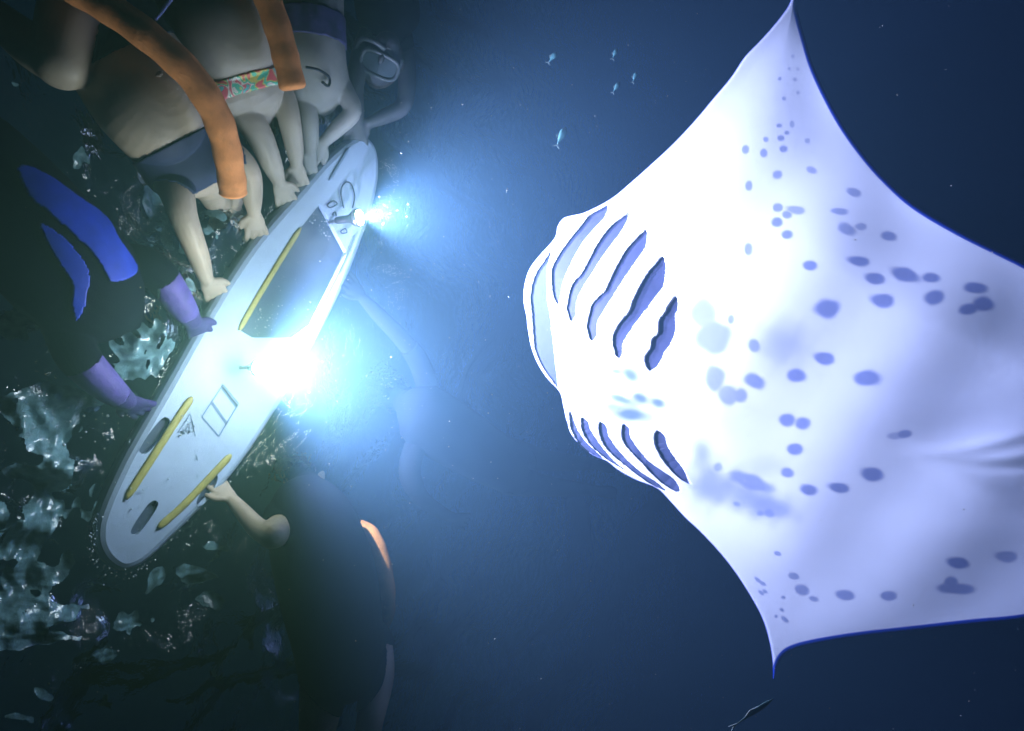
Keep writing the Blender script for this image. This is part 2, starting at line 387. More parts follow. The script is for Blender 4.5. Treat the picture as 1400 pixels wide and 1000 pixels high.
# ------------------------------------------------------------------ manta ray
MC = atd(1060, 480, 3.15); MN = -unit(ray(1040, 470))          # a point on its belly plane, its normal (towards the open water in front)
MN = unit(MN + np.array([0, .0, .10]))
def onplane(px, py):
    px = np.asarray(px, float); py = np.asarray(py, float)
    d = F + ((px - 700) / FPX)[..., None] * R + ((500 - py) / FPX)[..., None] * U
    t = ((MC - CAM) @ MN) / (d @ MN)
    return CAM + d * t[..., None]
PXM = np.linalg.norm(onplane(1060, 480) - onplane(1060, 481))   # metres per pixel there
def c1(*p): return [(700 + x/5.377, 250 + y/5.377) for x, y in p]
def c2(*p): return [(700 + x/5.377, 420 + y/5.377) for x, y in p]
def c3(*p): return [(750 + x/5.377, 540 + y/5.377) for x, y in p]
lead = [(1084,-8),(1078,8),(1062,30),(1040,55),(1018,78),(1000,105),(975,135),(950,165),(920,197),(890,225),(862,250),(835,272)] + \
    c1((540,215),(440,240),(385,256),(352,290),(333,330),(322,390),(280,450),(215,520),(150,600),(110,680),(88,780),(86,880),(108,990)) + \
    c2((112,130),(140,290),(190,420),(262,530),(350,625),(375,720),(398,830)) + c3((135,190),(160,280),(230,370),(320,440),(430,490),(520,560),(650,630),(800,690),(900,790),(1010,910)) + \
    [(955,725),(985,757),(1008,787),(1030,822),(1044,850),(1052,878),(1056,903),(1057,928)]
trail = [(1086,-8),(1092,20),(1100,50),(1112,90),(1130,130),(1152,170),(1178,207),(1208,242),(1250,280),(1310,316),(1370,346),(1400,361),(1480,405),(1545,450),(1590,500),(1640,545),(1668,585),(1672,640),(1660,690),(1640,740),(1590,785),(1500,826),(1400,846),(1330,853),(1250,862),(1170,871),(1110,881),(1082,889),(1070,898),(1063,912),(1059,928)]
lead = np.array(lead); trail = np.array(trail)
LE = catmull(lead, 4); TE = catmull(trail, 6)
NR, NC = 640, 480
ys = np.linspace(-8, 928, NR)
def mono(Cv):
    o = np.argsort(Cv[:, 1], kind='stable'); return np.interp(ys, Cv[o, 1], Cv[o, 0])
xl, xt = mono(LE), mono(TE)
cc = np.linspace(0, 1, NC); cc = cc - .05*np.sin(2*math.pi*cc)*.9
PX = xl[:, None] + (xt - xl)[:, None] * cc[None, :]; PY = np.repeat(ys[:, None], NC, 1)
dl = polydist(PX, PY, np.stack([xl, ys], 1), False); dt = polydist(PX, PY, np.stack([xt, ys], 1), False)
de = np.minimum(dl, dt); ds = (1/np.maximum(dl, .3)**2.5 + 1/np.maximum(dt, .3)**2.5)**(-1/2.5)
# body axis runs from the mouth to the tail
ax0 = np.array([745., 455.]); ax1 = np.array([1660., 640.]); axd = unit(ax1 - ax0); axn = np.array([-axd[1], axd[0]])
ua = (PX - ax0[0])*axd[0] + (PY - ax0[1])*axd[1]; va = (PX - ax0[0])*axn[0] + (PY - ax0[1])*axn[1]
body = np.exp(-(va/165.)**2) * np.clip(1 - ((ua - 380)/620.)**2, 0, 1)**.6
half = .030 + .065*body
edge = 1 - np.exp(-de/38.)
sm = np.clip(ds/130., 0, 1); sm = sm*sm*(3-2*sm)
hf = .008*np.sqrt(np.clip(1 - (1 - np.clip(de/5., 0, 1))**2, 0, 1)) + (half - .01)*sm*.85       # belly relief
sp = (np.sqrt(va**2 + 90.**2) - 90.) / 460.
lift = -.32*np.maximum(sp - .25, 0)**2 + .03*np.sin(sp*3.2)       # wings bow gently
tipup = np.exp(-((PY + 8)/150.)**2)*.10
# wing ripples, pelvic folds
rip = .010*np.sin(va/38. + ua/90.)*np.clip(sp-.1, 0, 1)*edge + .006*np.sin(ua/33. + va/70.)*edge
fold = np.zeros_like(PX)
for (fx_, fy_, fl, fw, fa, fh) in [(1350,608,75,10,-.22,.030),(1370,640,70,8,.03,-.025),(1385,625,60,9,-.1,.025),(1390,672,70,11,.25,-.02),(1330,655,90,22,.5,.018),(1310,690,110,25,.3,-.015),(1330,580,120,22,-.25,-.018),(1420,620,60,22,0,.03)]:
    dx, dy = PX-fx_, PY-fy_; u_ = dx*math.cos(fa)+dy*math.sin(fa); v_ = -dx*math.sin(fa)+dy*math.cos(fa)
    fold += fh*np.exp(-(u_/fl)**2-((v_+.0025*u_**2/ (fl/30))/fw)**2)
# throat: soft ridge lines where the gill plates lie
hfront = hf + lift + tipup + rip + .24*fold
gills = [c1((703,170),(690,240),(620,320),(540,410),(470,520),(420,620),(375,730),(350,850),(340,895),(310,840),(295,740),(295,640),(330,560),(400,450),(500,330),(560,250),(640,200)),
 c1((858,215),(845,280),(800,360),(740,440),(660,550),(590,660),(520,770),(475,870),(468,960))+c2((465,70),(440,105),(422,80),(405,10))+c1((410,900),(430,790),(465,720),(520,660),(580,540),(650,420),(740,310),(820,250)),
 c1((983,350),(990,400),(975,480),(900,590),(800,740),(720,870),(670,950))+c2((690,0),(640,80),(625,130),(622,205),(585,250),(560,170),(555,130),(575,40))+c1((590,900),(640,840),(690,790),(750,660),(820,530),(880,450)),
 c1((1107,545),(1128,600),(1125,680),(1105,775),(1040,850),(990,940))+c2((1000,0),(920,100),(860,190),(812,270),(808,345),(782,375),(755,320),(745,260),(750,200),(800,110),(870,30))+c1((880,900),(930,790),(990,680),(1050,610)),
 c1((1205,840),(1218,890))+c2((1218,20),(1200,60),(1200,170),(1170,260),(1120,330),(1100,380),(1060,440),(1015,467),(990,430),(980,370),(1020,310),(1035,240),(1080,190),(1085,100),(1130,40))+c1((1150,910)),
 c3((155,120),(185,180),(210,250),(260,330),(330,400),(400,465),(330,440),(250,385),(195,315),(163,230)),
 c3((245,170),(290,200),(310,260),(360,340),(430,430),(520,520),(610,580),(520,530),(420,468),(330,390),(270,310),(245,240)),
 c3((380,200),(430,240),(440,300),(500,390),(590,490),(680,570),(790,640),(862,705),(760,660),(640,580),(540,500),(440,410),(390,330),(372,260)),
 c3((552,218),(592,250),(600,310),(660,400),(750,500),(870,580),(940,640),(962,715),(880,680),(760,580),(680,490),(590,400),(550,340),(540,280)),
 c3((800,265),(850,300),(880,390),(940,480),(1000,560),(1020,620),(1030,655),(960,610),(880,530),(820,440),(790,380),(780,310))]
mouth = c1((290,500),(235,580),(180,660),(147,760),(137,850),(148,960))+c2((150,30),(155,130),(167,300),(212,420),(270,510),(338,595),(300,250),(270,0))+c1((255,850),(255,640))
gp = [catmull(g, 3, True) for g in gills]
pit = np.zeros_like(PX); pm = np.zeros(PX.shape, bool)
for g in gp + [np.array(mouth)]:
    b = (PX > g[:, 0].min()-2) & (PX < g[:, 0].max()+2) & (PY > g[:, 1].min()-2) & (PY < g[:, 1].max()+2)
    ins = np.zeros(PX.shape, bool); ins[b] = inpoly(PX[b], PY[b], g)
    pm |= ins
gd = np.full(PX.shape, 1e9)
reg = (PX < 960) & (PX > 700) & (PY > 260) & (PY < 700)
for g in gp: gd[reg] = np.minimum(gd[reg], polydist(PX[reg], PY[reg], g))
hfront = hfront + np.where(~pm & reg, .0035*np.exp(-gd/6.), 0)        # raised flap rims
pitd = np.where(pm, np.minimum(.02, np.maximum(.012, 1.25*half*.8)), 0)
hbase = hfront.copy()
hfront = hfront - pitd
B0 = onplane(PX, PY)
RV = B0 - CAM; RV = RV / (RV @ MN)[..., None]          # keep the outline where it is while the belly bulges
PF = B0 + hfront[..., None]*RV
hb = -(.012 + 1.1*half*edge) + lift + tipup + rip
hb = np.minimum(hb, hfront - .006)
edge0 = (de < .4)
PB = B0 + hb[..., None]*RV
# pigment: white belly, grey-blue spots and patches, dark margins with blue camera fringing painted in
Wc = np.array([.86, .88, .90]); Sc = np.array([.26, .30, .50]); Dk = np.array([.015, .018, .03])
spots = [(1063,304,8,7,0,1),(1076,321,8,6,0,1),(1023,340,6,9,0,.8),(1107,363,10,7,0,1),(1158,314,13,8,25,.8),(1177,310,8,5,0,.7),(1216,323,11,7,10,.9),(1174,357,16,7,10,1),(1196,381,15,8,8,1),(1237,376,21,10,15,1),(1274,380,13,7,5,1),(1207,411,17,10,5,1),(1277,407,15,10,0,1),(1334,394,16,8,0,1),(1345,416,16,10,10,1),(1323,423,14,8,-15,1),(1131,422,17,13,0,1),(999,437,5,7,0,.8),(1031,473,8,10,0,.8),(1127,490,15,9,8,1),(1089,514,15,9,12,1),(1186,517,20,11,0,1),(1032,521,15,10,25,.95),(1013,541,10,10,0,.8),(995,540,14,15,0,.7),(977,517,14,18,0,.8),(975,462,26,25,0,.75),(962,430,18,22,0,.6),(1076,574,12,9,10,1),(1097,579,11,9,0,1),(1237,594,11,6,-5,.9),(1224,596,12,5,0,.6),(1087,614,12,8,5,1),(1077,647,9,7,10,.9),(1105,670,12,8,12,1),(1147,667,16,7,12,1),(1192,649,17,10,8,1),(1026,659,32,10,22,.9),(982,639,6,6,0,.6),(1007,689,5,3,20,.7),(1051,702,8,6,20,.7),(1040,702,5,4,0,.7),(1063,757,5,3,20,.7),(1036,793,6,2.5,40,.7),(1043,798,5,2.5,30,.7),(1041,811,5,2.5,40,.7),(1046,809,4,2.5,30,.7),(1086,788,8,5,15,.8),(1096,807,11,7,20,.85),(1112,819,7,4,15,.8),(1071,817,3,2.5,0,.7),(1069,834,4,2.5,35,.7),(1061,843,2.5,2.5,0,.7),(1073,847,6,2.7,40,.7),(1155,814,15,7,12,.9),(1214,815,12,7,5,.9),(1309,770,17,8,8,1),(1376,761,16,8,5,.8),(1306,805,27,8,5,.9),(1300,797,10,8,0,.9),
 (1084,77,2.5,3.2,0,.5),(1079,94,2.2,2.2,0,.4),(1091,95,2.2,2.2,0,.4),(1066,108,2.7,2.7,0,.5),(1087,109,3.2,3,0,.5),(1091,127,2.6,3,0,.5),(1072,135,3,3,0,.5),(1065,172,4,3,0,.6),(1083,170,3.5,5,0,.6),(1076,182,4,3.2,0,.6),(1068,189,5,4,0,.7),(1047,191,4,4,0,.6),(1071,204,6,5,0,.7),(1044,209,5,6,0,.7),(1019,205,5,6,0,.7),(1104,193,4,4,0,.6),(1063,239,7,6,0,.7),(1024,254,5,7,0,.7),(1110,233,8,5,20,.7),(1167,263,11,6,20,.8),(1063,284,7,6,0,.8),(1088,287,13,6,8,.8),(1076,294,7,6,0,.8),(1148,289,12,5,5,.8),
 (1450,560,20,10,10,1),(1480,700,18,9,0,1),(1500,480,18,10,20,1),(1560,640,16,9,0,1)]
soft = [(1067,470,32,28,0,.30),(1020,678,44,20,20,.6),(1054,694,30,14,10,.5),(968,664,26,24,30,.6),(960,622,12,20,-15,.5),(862,513,18,10,35,1.25),(843,508,10,5,10,1.2),(849,546,22,7,18,1.25),(875,545,15,8,25,1.27),(899,551,12,7,20,1.25),(862,567,31,11,6,1.28),(840,558,15,6,15,1.25),(868,318,8,4,10,.22),(890,355,9,6,10,.25),(908,400,10,8,10,.3),(1040,640,30,14,0,.1),(1270,560,130,50,10,.12)]
m = np.zeros(PX.shape)
jit = 1 + .07*np.sin(PX/5.1+PY/8.3) + .05*np.sin(PY/4.7 - PX/9.)
for lst, sft in ((spots, 1), (soft, 0)):
    for cx, cyy, rx, ry, a, k in lst:
        k = k**.5 if (cx < 1080 and k < 1) else k
        b = (np.abs(PX-cx) < 3*max(rx, ry)) & (np.abs(PY-cyy) < 3*max(rx, ry))
        dx, dy = PX[b]-cx, PY[b]-cyy; a = math.radians(a)
        q = np.hypot((dx*math.cos(a)+dy*math.sin(a))/rx, (-dx*math.sin(a)+dy*math.cos(a))/ry)*jit[b]
        f = np.clip((1.28-q)/.62, 0, 1) if sft else np.exp(-q**2.5*.7)
        f = f*f*(3-2*f) if sft else f
        m[b] = np.maximum(m[b], f*k) if sft else np.clip(m[b] + f*k*np.maximum(1.05-m[b], .0), 0, 1.28)
C = Wc*(1-m)[..., None] + Sc*m[..., None]
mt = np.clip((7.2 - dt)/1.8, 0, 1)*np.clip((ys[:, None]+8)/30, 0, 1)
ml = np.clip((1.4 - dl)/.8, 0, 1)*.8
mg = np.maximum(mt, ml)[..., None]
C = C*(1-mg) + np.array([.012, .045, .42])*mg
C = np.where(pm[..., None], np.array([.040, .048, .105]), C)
n0 = NR*NC; idx = np.arange(n0).reshape(NR, NC)
qf = np.stack([idx[:-1, :-1], idx[1:, :-1], idx[1:, 1:], idx[:-1, 1:]], -1).reshape(-1, 4)
# the back uses every 4th row/column and is stitched by a rim that reuses the front boundary
PBv = PB.copy(); PBv[:, 0] = PF[:, 0]; PBv[:, -1] = PF[:, -1]; PBv[0] = PF[0]; PBv[-1] = PF[-1]
ri = np.unique(np.r_[np.arange(0, NR, 4), NR-1]); ci = np.unique(np.r_[np.arange(0, NC, 4), NC-1])
PB4 = PBv[np.ix_(ri, ci)]; nb = len(ri)*len(ci); ib = n0 + np.arange(nb).reshape(len(ri), len(ci))
qb = np.stack([ib[:-1, :-1], ib[:-1, 1:], ib[1:, 1:], ib[1:, :-1]], -1).reshape(-1, 4)
manta = empty('manta_ray', onplane(1150, 520), 'big manta ray swimming mouth-first towards the lamps, spotted white belly turned to view', 'manta ray')
me = bpy.data.meshes.new('body')
VV = np.concatenate([PF.reshape(-1, 3), PB4.reshape(-1, 3)]); npmesh(me, VV, np.concatenate([qf, qb]))
ca = me.color_attributes.new('pigment', 'FLOAT_COLOR', 'POINT')
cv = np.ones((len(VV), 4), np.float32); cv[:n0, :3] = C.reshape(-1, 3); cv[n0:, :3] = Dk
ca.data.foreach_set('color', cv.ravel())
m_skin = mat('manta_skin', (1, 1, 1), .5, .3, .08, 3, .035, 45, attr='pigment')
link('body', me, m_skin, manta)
from bisect import bisect
def hsample(px, py, arr):
    i = np.clip(np.searchsorted(ys, py), 0, NR-1); x = (px - xl[i])/(xt[i]-xl[i]); j = np.clip(np.searchsorted(cc, x), 0, NC-1)
    return arr[i, j]
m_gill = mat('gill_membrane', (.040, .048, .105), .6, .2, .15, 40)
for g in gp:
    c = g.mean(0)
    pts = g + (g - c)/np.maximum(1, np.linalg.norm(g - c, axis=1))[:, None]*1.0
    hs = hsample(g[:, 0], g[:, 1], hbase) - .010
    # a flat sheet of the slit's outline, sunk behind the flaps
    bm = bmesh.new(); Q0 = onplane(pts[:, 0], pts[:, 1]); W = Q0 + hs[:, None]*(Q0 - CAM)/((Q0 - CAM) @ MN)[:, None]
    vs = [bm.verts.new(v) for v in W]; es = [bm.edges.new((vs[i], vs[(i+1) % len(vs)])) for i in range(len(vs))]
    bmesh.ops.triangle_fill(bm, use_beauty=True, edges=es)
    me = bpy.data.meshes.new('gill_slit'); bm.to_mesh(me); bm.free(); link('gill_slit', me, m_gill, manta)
g = np.array(mouth); bm = bmesh.new()
hs = np.clip(hsample(g[:, 0]+2, g[:, 1], hbase), -.05, .1) - .012
Q0 = onplane(g[:, 0], g[:, 1]); W = Q0 + hs[:, None]*(Q0 - CAM)/((Q0 - CAM) @ MN)[:, None]
vs = [bm.verts.new(v) for v in W]; es = [bm.edges.new((vs[i], vs[(i+1) % len(vs)])) for i in range(len(vs))]
bmesh.ops.triangle_fill(bm, use_beauty=True, edges=es)
me = bpy.data.meshes.new('mouth_lining'); bm.to_mesh(me); bm.free()
link('mouth_lining', me, mat('mouth_lining', (.045, .058, .11), .6, .2, .1, 20), manta)
# tail and rolled head fin
tp = onplane(np.array([1640, 1760, 1900, 2080, 2300.]), np.array([630, 655, 680, 715, 760.])) - MN*.06
tp = catmull(tp, 6); MB().add(tube(tp, np.linspace(.035, .004, len(tp)), 10)).build('tail', mat('manta_back', (.02, .024, .035), .6, .3), manta)

# ------------------------------------------------------------------ swimmers
def P(*a): return at(*a)
class Body:
    """gathers closed shapes, fuses them into one smooth skin; remembers bones for clothing"""
    def __init__(s): s.mb = MB(); s.bones = []
    def limb(s, name, pts, rad, ry=None, side=None, sub=5):
        sub = 9 if name == 'torso' else sub
        pts = np.asarray(pts, float); rad = np.asarray(rad, float); ry = rad if ry is None else np.asarray(ry, float)
        A = catmull(np.concatenate([pts, rad[:, None], ry[:, None]], 1), sub)
        s.mb.add(tube(A[:, :3], A[:, 3], 30 if name in ('torso', 'leg') else 18, side=side, ry=A[:, 4]))
        kb = 26 if name in ('torso', 'leg') else 12
        s.mb.add(ball(A[0, :3], min(A[0, 3], A[0, 4])*.99, kb)); s.mb.add(ball(A[-1, :3], min(A[-1, 3], A[-1, 4])*.99, kb))
        s.bones.append((name, A[:, :3], A[:, 3])); return s
    def hand(s, wrist, d, normal, thumb=1, curl=.5, sc=1.0):
        d = unit(d); normal = unit(np.asarray(normal) - d*(np.asarray(normal) @ d)); sd = np.cross(d, normal)*thumb
        pe = wrist + d*.085*sc
        s.limb('hand', [wrist, wrist + d*.04*sc, pe], np.array([.027, .040, .044])*sc, np.array([.020, .016, .014])*sc, side=sd)
        for k, (o, L) in enumerate([(.036, .072), (.012, .082), (-.012, .076), (-.035, .060)]):
            b = pe - d*.008*sc + sd*o*sc; dd = unit(d + sd*o*5); pts = [b]; ang = 0
            for q, f in enumerate((.45, .32, .25)):
                ang += curl*(.35 + .5*q); v = dd*math.cos(ang) + normal*math.sin(ang); pts.append(pts[-1] + v*L*f*sc)
            s.limb('hand', pts, np.array([.0118, .0114, .0108, .0095])*sc, sub=2)
        b = wrist + d*.025*sc + sd*.026*sc; v = unit(d*.6 + sd*.8 + normal*.25)
        s.limb('hand', [b, b + v*.032*sc, b + (v + d*.5)*.052*sc], np.array([.0135, .0125, .0105])*sc, sub=2)
        return s
    def foot(s, ankle, d, sole, sc=1.0):
        d = unit(d); sole = unit(np.asarray(sole) - d*(np.asarray(sole) @ d)); sd = np.cross(d, sole)
        s.limb('foot', [ankle - d*.05*sc + sole*.03*sc, ankle + sole*.035*sc + d*.03*sc, ankle + d*.13*sc + sole*.05*sc, ankle + d*.19*sc + sole*.055*sc], np.array([.03, .036, .046, .034])*sc, np.array([.03, .035, .02, .012])*sc, side=sd)
        return s
    def head(s, c, face, up, sc=1.0):
        face = unit(face); up = unit(np.asarray(up) - face*(np.asarray(up) @ face)); sd = np.cross(up, face)
        A = np.array([sd, face, up]); s.hc, s.hA, s.hs = np.asarray(c), A, sc
        s.mb.add(ball(c, np.array([.077, .098, .105])*sc, 20, A))
        s.mb.add(ball(c + (face*.035 - up*.075)*sc, np.array([.055, .055, .055])*sc, 16, A))
        s.mb.add(ball(c + (face*.105 - up*.028)*sc, np.array([.014, .02, .024])*sc, 10, A))
        s.mb.add(ball(c + (face*.098 + up*.012)*sc, np.array([.009, .012, .03])*sc, 10, A))
        s.mb.add(ball(c + (face*.083 - up*.075)*sc, np.array([.026, .012, .009])*sc, 10, A))
        for q in (-1, 1): s.mb.add(ball(c + (sd*.078*q - up*.02 - face*.005)*sc, np.array([.012, .02, .032])*sc, 10, A))
        s.bones.append(('head', np.array([c - up*.05*sc, c + up*.05*sc]), np.array([.09, .09])*sc)); return s
    def build(s, m, parent, voxel=.0056, smooth=4):
        o = link('body', pymesh('body', s.mb.V, s.mb.F), m, None)
        r = o.modifiers.new('r', 'REMESH'); r.mode = 'VOXEL'; r.voxel_size = voxel; r.use_smooth_shade = True
        q = o.modifiers.new('s', 'SMOOTH'); q.factor = .5; q.iterations = smooth
        dg = bpy.context.evaluated_depsgraph_get(); ev = o.evaluated_get(dg)
        me = bpy.data.meshes.new_from_object(ev, depsgraph=dg); old = o.data
        o.modifiers.clear(); o.data = me; me.materials.clear(); me.materials.append(m); bpy.data.meshes.remove(old); me.name = 'body'
        me.polygons.foreach_set('use_smooth', [True]*len(me.polygons))
        o.parent = parent; o.matrix_parent_inverse = parent.matrix_world.inverted()
        s.o = o; n = len(me.vertices)
        co = np.empty(n*3); me.vertices.foreach_get('co', co); s.co = co.reshape(-1, 3)
        no = np.empty(n*3); me.vertices.foreach_get('normal', no); s.no = no.reshape(-1, 3)
        lv = np.empty(len(me.loops), np.int32); me.loops.foreach_get('vertex_index', lv)
        s.quads = lv.reshape(-1, 4) if len(lv) == 4*len(me.polygons) else None
        best = np.full(n, 1e9); s.bone = np.zeros(n, int); s.t = np.zeros(n)
        for bi, (nm, pts, rad) in enumerate(s.bones):
            for k in range(len(pts)-1):
                d = pts[k+1]-pts[k]; L = d @ d + 1e-12; tt = np.clip((s.co-pts[k]) @ d/L, 0, 1)
                dist = np.linalg.norm(s.co-pts[k]-tt[:, None]*d, axis=1) - (rad[k]*(1-tt)+rad[k+1]*tt)
                b = dist < best; best[b] = dist[b]; s.bone[b] = bi; s.t[b] = (k+tt[b])/(len(pts)-1)
        s.names = np.array([b[0] for b in s.bones])[s.bone]
        return o
    def s_at(s, axis, px, py):
        pj = proj(s.co); d = np.linalg.norm(pj - np.array([px, py]), axis=1) + 1e3*((s.no @ F) > -.1)
        return s.co[np.argmin(d)] @ axis
    def wear(s, name, mask, m, off=.006):
        """a garment: the skin under it, lifted off by a few millimetres with a rolled hem"""
        if s.quads is None: return None
        fm = mask[s.quads].all(1); q = s.quads[fm]
        if len(q) == 0: return None
        used = np.unique(q); mp = np.full(len(s.co), -1); mp[used] = np.arange(len(used))
        e = np.concatenate([q[:, [0, 1]], q[:, [1, 2]], q[:, [2, 3]], q[:, [3, 0]]]); es = np.sort(e, 1)
        u, inv, cnt = np.unique(es, axis=0, return_inverse=True, return_counts=True); be = e[cnt[inv.ravel()] == 1]
        n = len(used); V = np.concatenate([s.co[used] + s.no[used]*off, s.co[used] - s.no[used]*.004])
        Q = np.concatenate([mp[q], np.stack([mp[be[:, 1]], mp[be[:, 0]], mp[be[:, 0]]+n, mp[be[:, 1]]+n], 1)])
        me = npmesh(bpy.data.meshes.new(name), V, Q)
        return link(name, me, m, s.o.parent)
    def hair(s, m):
        l = (s.co - s.hc) @ s.hA.T / s.hs
        mask = (s.names == 'head') & ((l[:, 2] > .035 + .06*(l[:, 1] > .02)*1) | ((l[:, 1] < -.015) & (l[:, 2] > -.075))) & ~((l[:, 1] > .06) & (l[:, 2] < .07))
        s.wear('hair', mask, m, .012)
        c, A, k = s.hc, s.hA, s.hs
        for q in (-1, 1):
            MB().add(ball(c + (A[0]*.03*q + A[1]*.086 - A[2]*.005)*k, .0125*k, 10)).build('eye', M_EYE, s.o.parent)
    def mask_(s, glass, frame, snork=True):
        c, A, k = s.hc, s.hA, s.hs; e = s.o.parent
        ctr = c + (A[1]*.105 - A[2]*.002)*k
        th = np.linspace(0, 2*math.pi, 25)
        lp = np.array([ctr + (A[0]*.078*math.copysign(abs(math.cos(t_))**.6, math.cos(t_)) + A[2]*.045*math.copysign(abs(math.sin(t_))**.6, math.sin(t_)) - A[1]*.008*abs(math.cos(t_))**2)*k for t_ in th])
        fr = MB().add(tube(lp, [.009*k]*25, 8, caps=False)).build('mask_frame', frame, e)
        V = [ctr + A[1]*.006*k] + list(lp[:-1]); link('mask_glass', pymesh('mask_glass', V, [(0, i, i % 24 + 1) for i in range(1, 25)]), glass, e)
        th = np.linspace(math.pi*.08, math.pi*.92, 20)
        st = np.array([c + (A[0]*.088*math.cos(t_) + A[1]*(.06 - .17*math.sin(t_)) + A[2]*.01)*k for t_ in th])
        MB().add(tube(st, [.011*k]*20, 8, side=A[2], ry=[.003*k]*20)).build('mask_strap', frame, e)
        if snork:
            sp_ = catmull([c + (A[1]*.11 - A[2]*.07)*k, c + (A[1]*.12 - A[2]*.08 + A[0]*.05)*k, c + (A[1]*.07 - A[2]*.05 + A[0]*.105)*k, c + (A[1]*.02 + A[2]*.08 + A[0]*.11)*k, c + (-A[1]*.03 + A[2]*.28 + A[0]*.11)*k], 5)
            MB().add(tube(sp_, [.011*k]*len(sp_), 10)).build('snorkel', frame, e)
DN = np.array([0, 0, -1.])
m_sk1 = mat('skin_pale', (.42, .34, .25), .5, .35, .30, 6, .10, 90)
m_sk2 = mat('skin_fair', (.39, .34, .27), .5, .35, .30, 6, .10, 90)
m_sk3 = mat('skin_cool', (.26, .26, .24), .55, .25, .30, 6, .10, 90)
m_hair = mat('dark_hair', (.03, .022, .018), .6, .3, .3, 80, .4, 90); m_hair2 = mat('brown_hair', (.10, .06, .035), .6, .3, .3, 80, .4, 90)
M_EYE = mat('eye_white', (.7, .7, .68), .2, .5)
m_navy = mat('navy_lycra', (.018, .028, .075), .7, .3, .2, 30, .1, 300)
m_blk = mat('black_lycra', (.010, .013, .022), .7, .3, .2, 30)
m_wet = mat('dark_neoprene', (.004, .006, .012), .85, .04, .3, 14, .2, 160)
m_glass = mat('mask_glass', (.05, .07, .08), .35, .2); m_sil = mat('clear_silicone', (.06, .075, .08), .4, .4)
# patterned lycra: bright patches of pink, green, yellow and white
m_pat = bpy.data.materials.new('patterned_lycra'); m_pat.use_nodes = True; t = m_pat.node_tree; pb = t.nodes['Principled BSDF']; pb.inputs['Roughness'].default_value = .6
tc = t.nodes.new('ShaderNodeTexCoord'); n1 = t.nodes.new('ShaderNodeTexNoise'); n1.inputs['Scale'].default_value = 13; n1.inputs['Detail'].default_value = 1.5; n1.inputs['Distortion'].default_value = 1.2
t.links.new(tc.outputs['Object'], n1.inputs['Vector']); cr = t.nodes.new('ShaderNodeValToRGB'); cr.color_ramp.interpolation = 'CONSTANT'
els = cr.color_ramp.elements; els[0].position = 0; els[0].color = (.62, .10, .10, 1); els[1].position = .40; els[1].color = (.60, .55, .12, 1)
for ps, cl in ((.46, (.10, .50, .32, 1)), (.52, (.72, .72, .62, 1)), (.57, (.70, .13, .16, 1)), (.63, (.14, .5, .45, 1))): q = els.new(ps); q.color = cl
t.links.new(n1.outputs[0], cr.inputs[0]); t.links.new(cr.outputs[0], pb.inputs['Base Color'])
m_trunk = mat('blue_purple_trunks', (.06, .055, .17), .7, .3, .8, 22)
m_blue = mat('royal_blue_panel', (.009, .038, .46), .6, .3, .25, 16); m_purp = mat('purple_sleeve', (.085, .06, .27), .65, .3, .35, 18, .3, 30)
SW = 'swimmers holding on to the light board'

# 1: navy bikini, bare belly with navel
e = empty('person', P(205,130,-.25), 'swimmer in a navy bikini, bare belly towards us, beside the long orange noodle', 'person', SW)
B = Body()
tor = [P(128,10,-.14), P(160,62,-.17), P(205,132,-.21), P(240,185,-.19), P(268,225,-.16), P(285,250,-.12)]
sd1 = unit(P(280,90,-.3) - P(150,180,-.3))
B.limb('torso', tor, [.20, .205, .215, .195, .19, .09], [.14, .15, .19, .14, .12, .08], side=sd1)
B.mb.add(ball(P(204,134,-.25), (.235, .20, .185), 36, np.array([unit(tor[3]-tor[1]), sd1, unit(np.cross(tor[3]-tor[1], sd1))])))
B.limb('neck', [P(282,248,-.12), P(298,275,0)], [.065, .06])
B.head(P(305,288,.10), P(330,330,-.1) - P(305,288,.1), [0, 0, 1.], 1.0)
B.limb('arm', [P(232,238,-.18), P(243,268,-.22), P(252,300,-.22), P(272,352,-.14), P(282,382,-.085)], [.072, .062, .052, .042, .029])
B.hand(P(282,382,-.085), P(290,395,-.05) - P(282,382,-.085), [.3, .3, .8], 1, .18)
B.limb('arm', [P(292,200,-.15), P(322,215,-.18), P(341,238,-.18), P(345,270,-.13), P(347,290,-.09)], [.065, .055, .048, .042, .028])
B.hand(P(347,290,-.09), P(350,312,-.05) - P(347,290,-.09), [.3, .3, .8], -1, .18)
B.limb('leg', [P(118,8,-.2), P(103,30,-.24), P(86,84,-.24)], [.13, .118, .095]); B.limb('leg', [P(86,84,-.24), P(40,60,-.14), P(-20,10,-.06)], [.09, .075, .05])
B.foot(P(-20,10,-.06), P(-60,-30,-.02) - P(-20,10,-.06), [0, 0, -1])
B.limb('leg', [P(150,-8,-.18), P(140,-60,-.2), P(120,-140,-.15)], [.12, .10, .075]); B.limb('leg', [P(120,-140,-.15), P(110,-260,-.1)], [.07, .045]); B.foot(P(110,-260,-.1), P(110,-300,-.1)-P(110,-260,-.1), DN)
B.build(m_sk1, e)
tt = B.t; isT = B.names == 'torso'; pj = proj(B.co)
ax = unit(tor[4] - tor[1]); sv = B.co @ ax
hipm = (isT & (sv < B.s_at(ax, 158, 72))) | ((B.names == 'leg') & (tt < .16) & (pj[:, 0] > 112))
B.wear('bikini_bottom', hipm, m_blk)
s0 = B.s_at(ax, 215, 206); B.wear('bikini_top', isT & (sv > s0) & (sv < s0 + .19), m_navy, .008); B.hair(m_hair2)
nv = P(218,103,-.40); k = np.argmin(np.linalg.norm(pj - np.array([218,102]), axis=1) + 1e3*((B.no @ F) > 0))
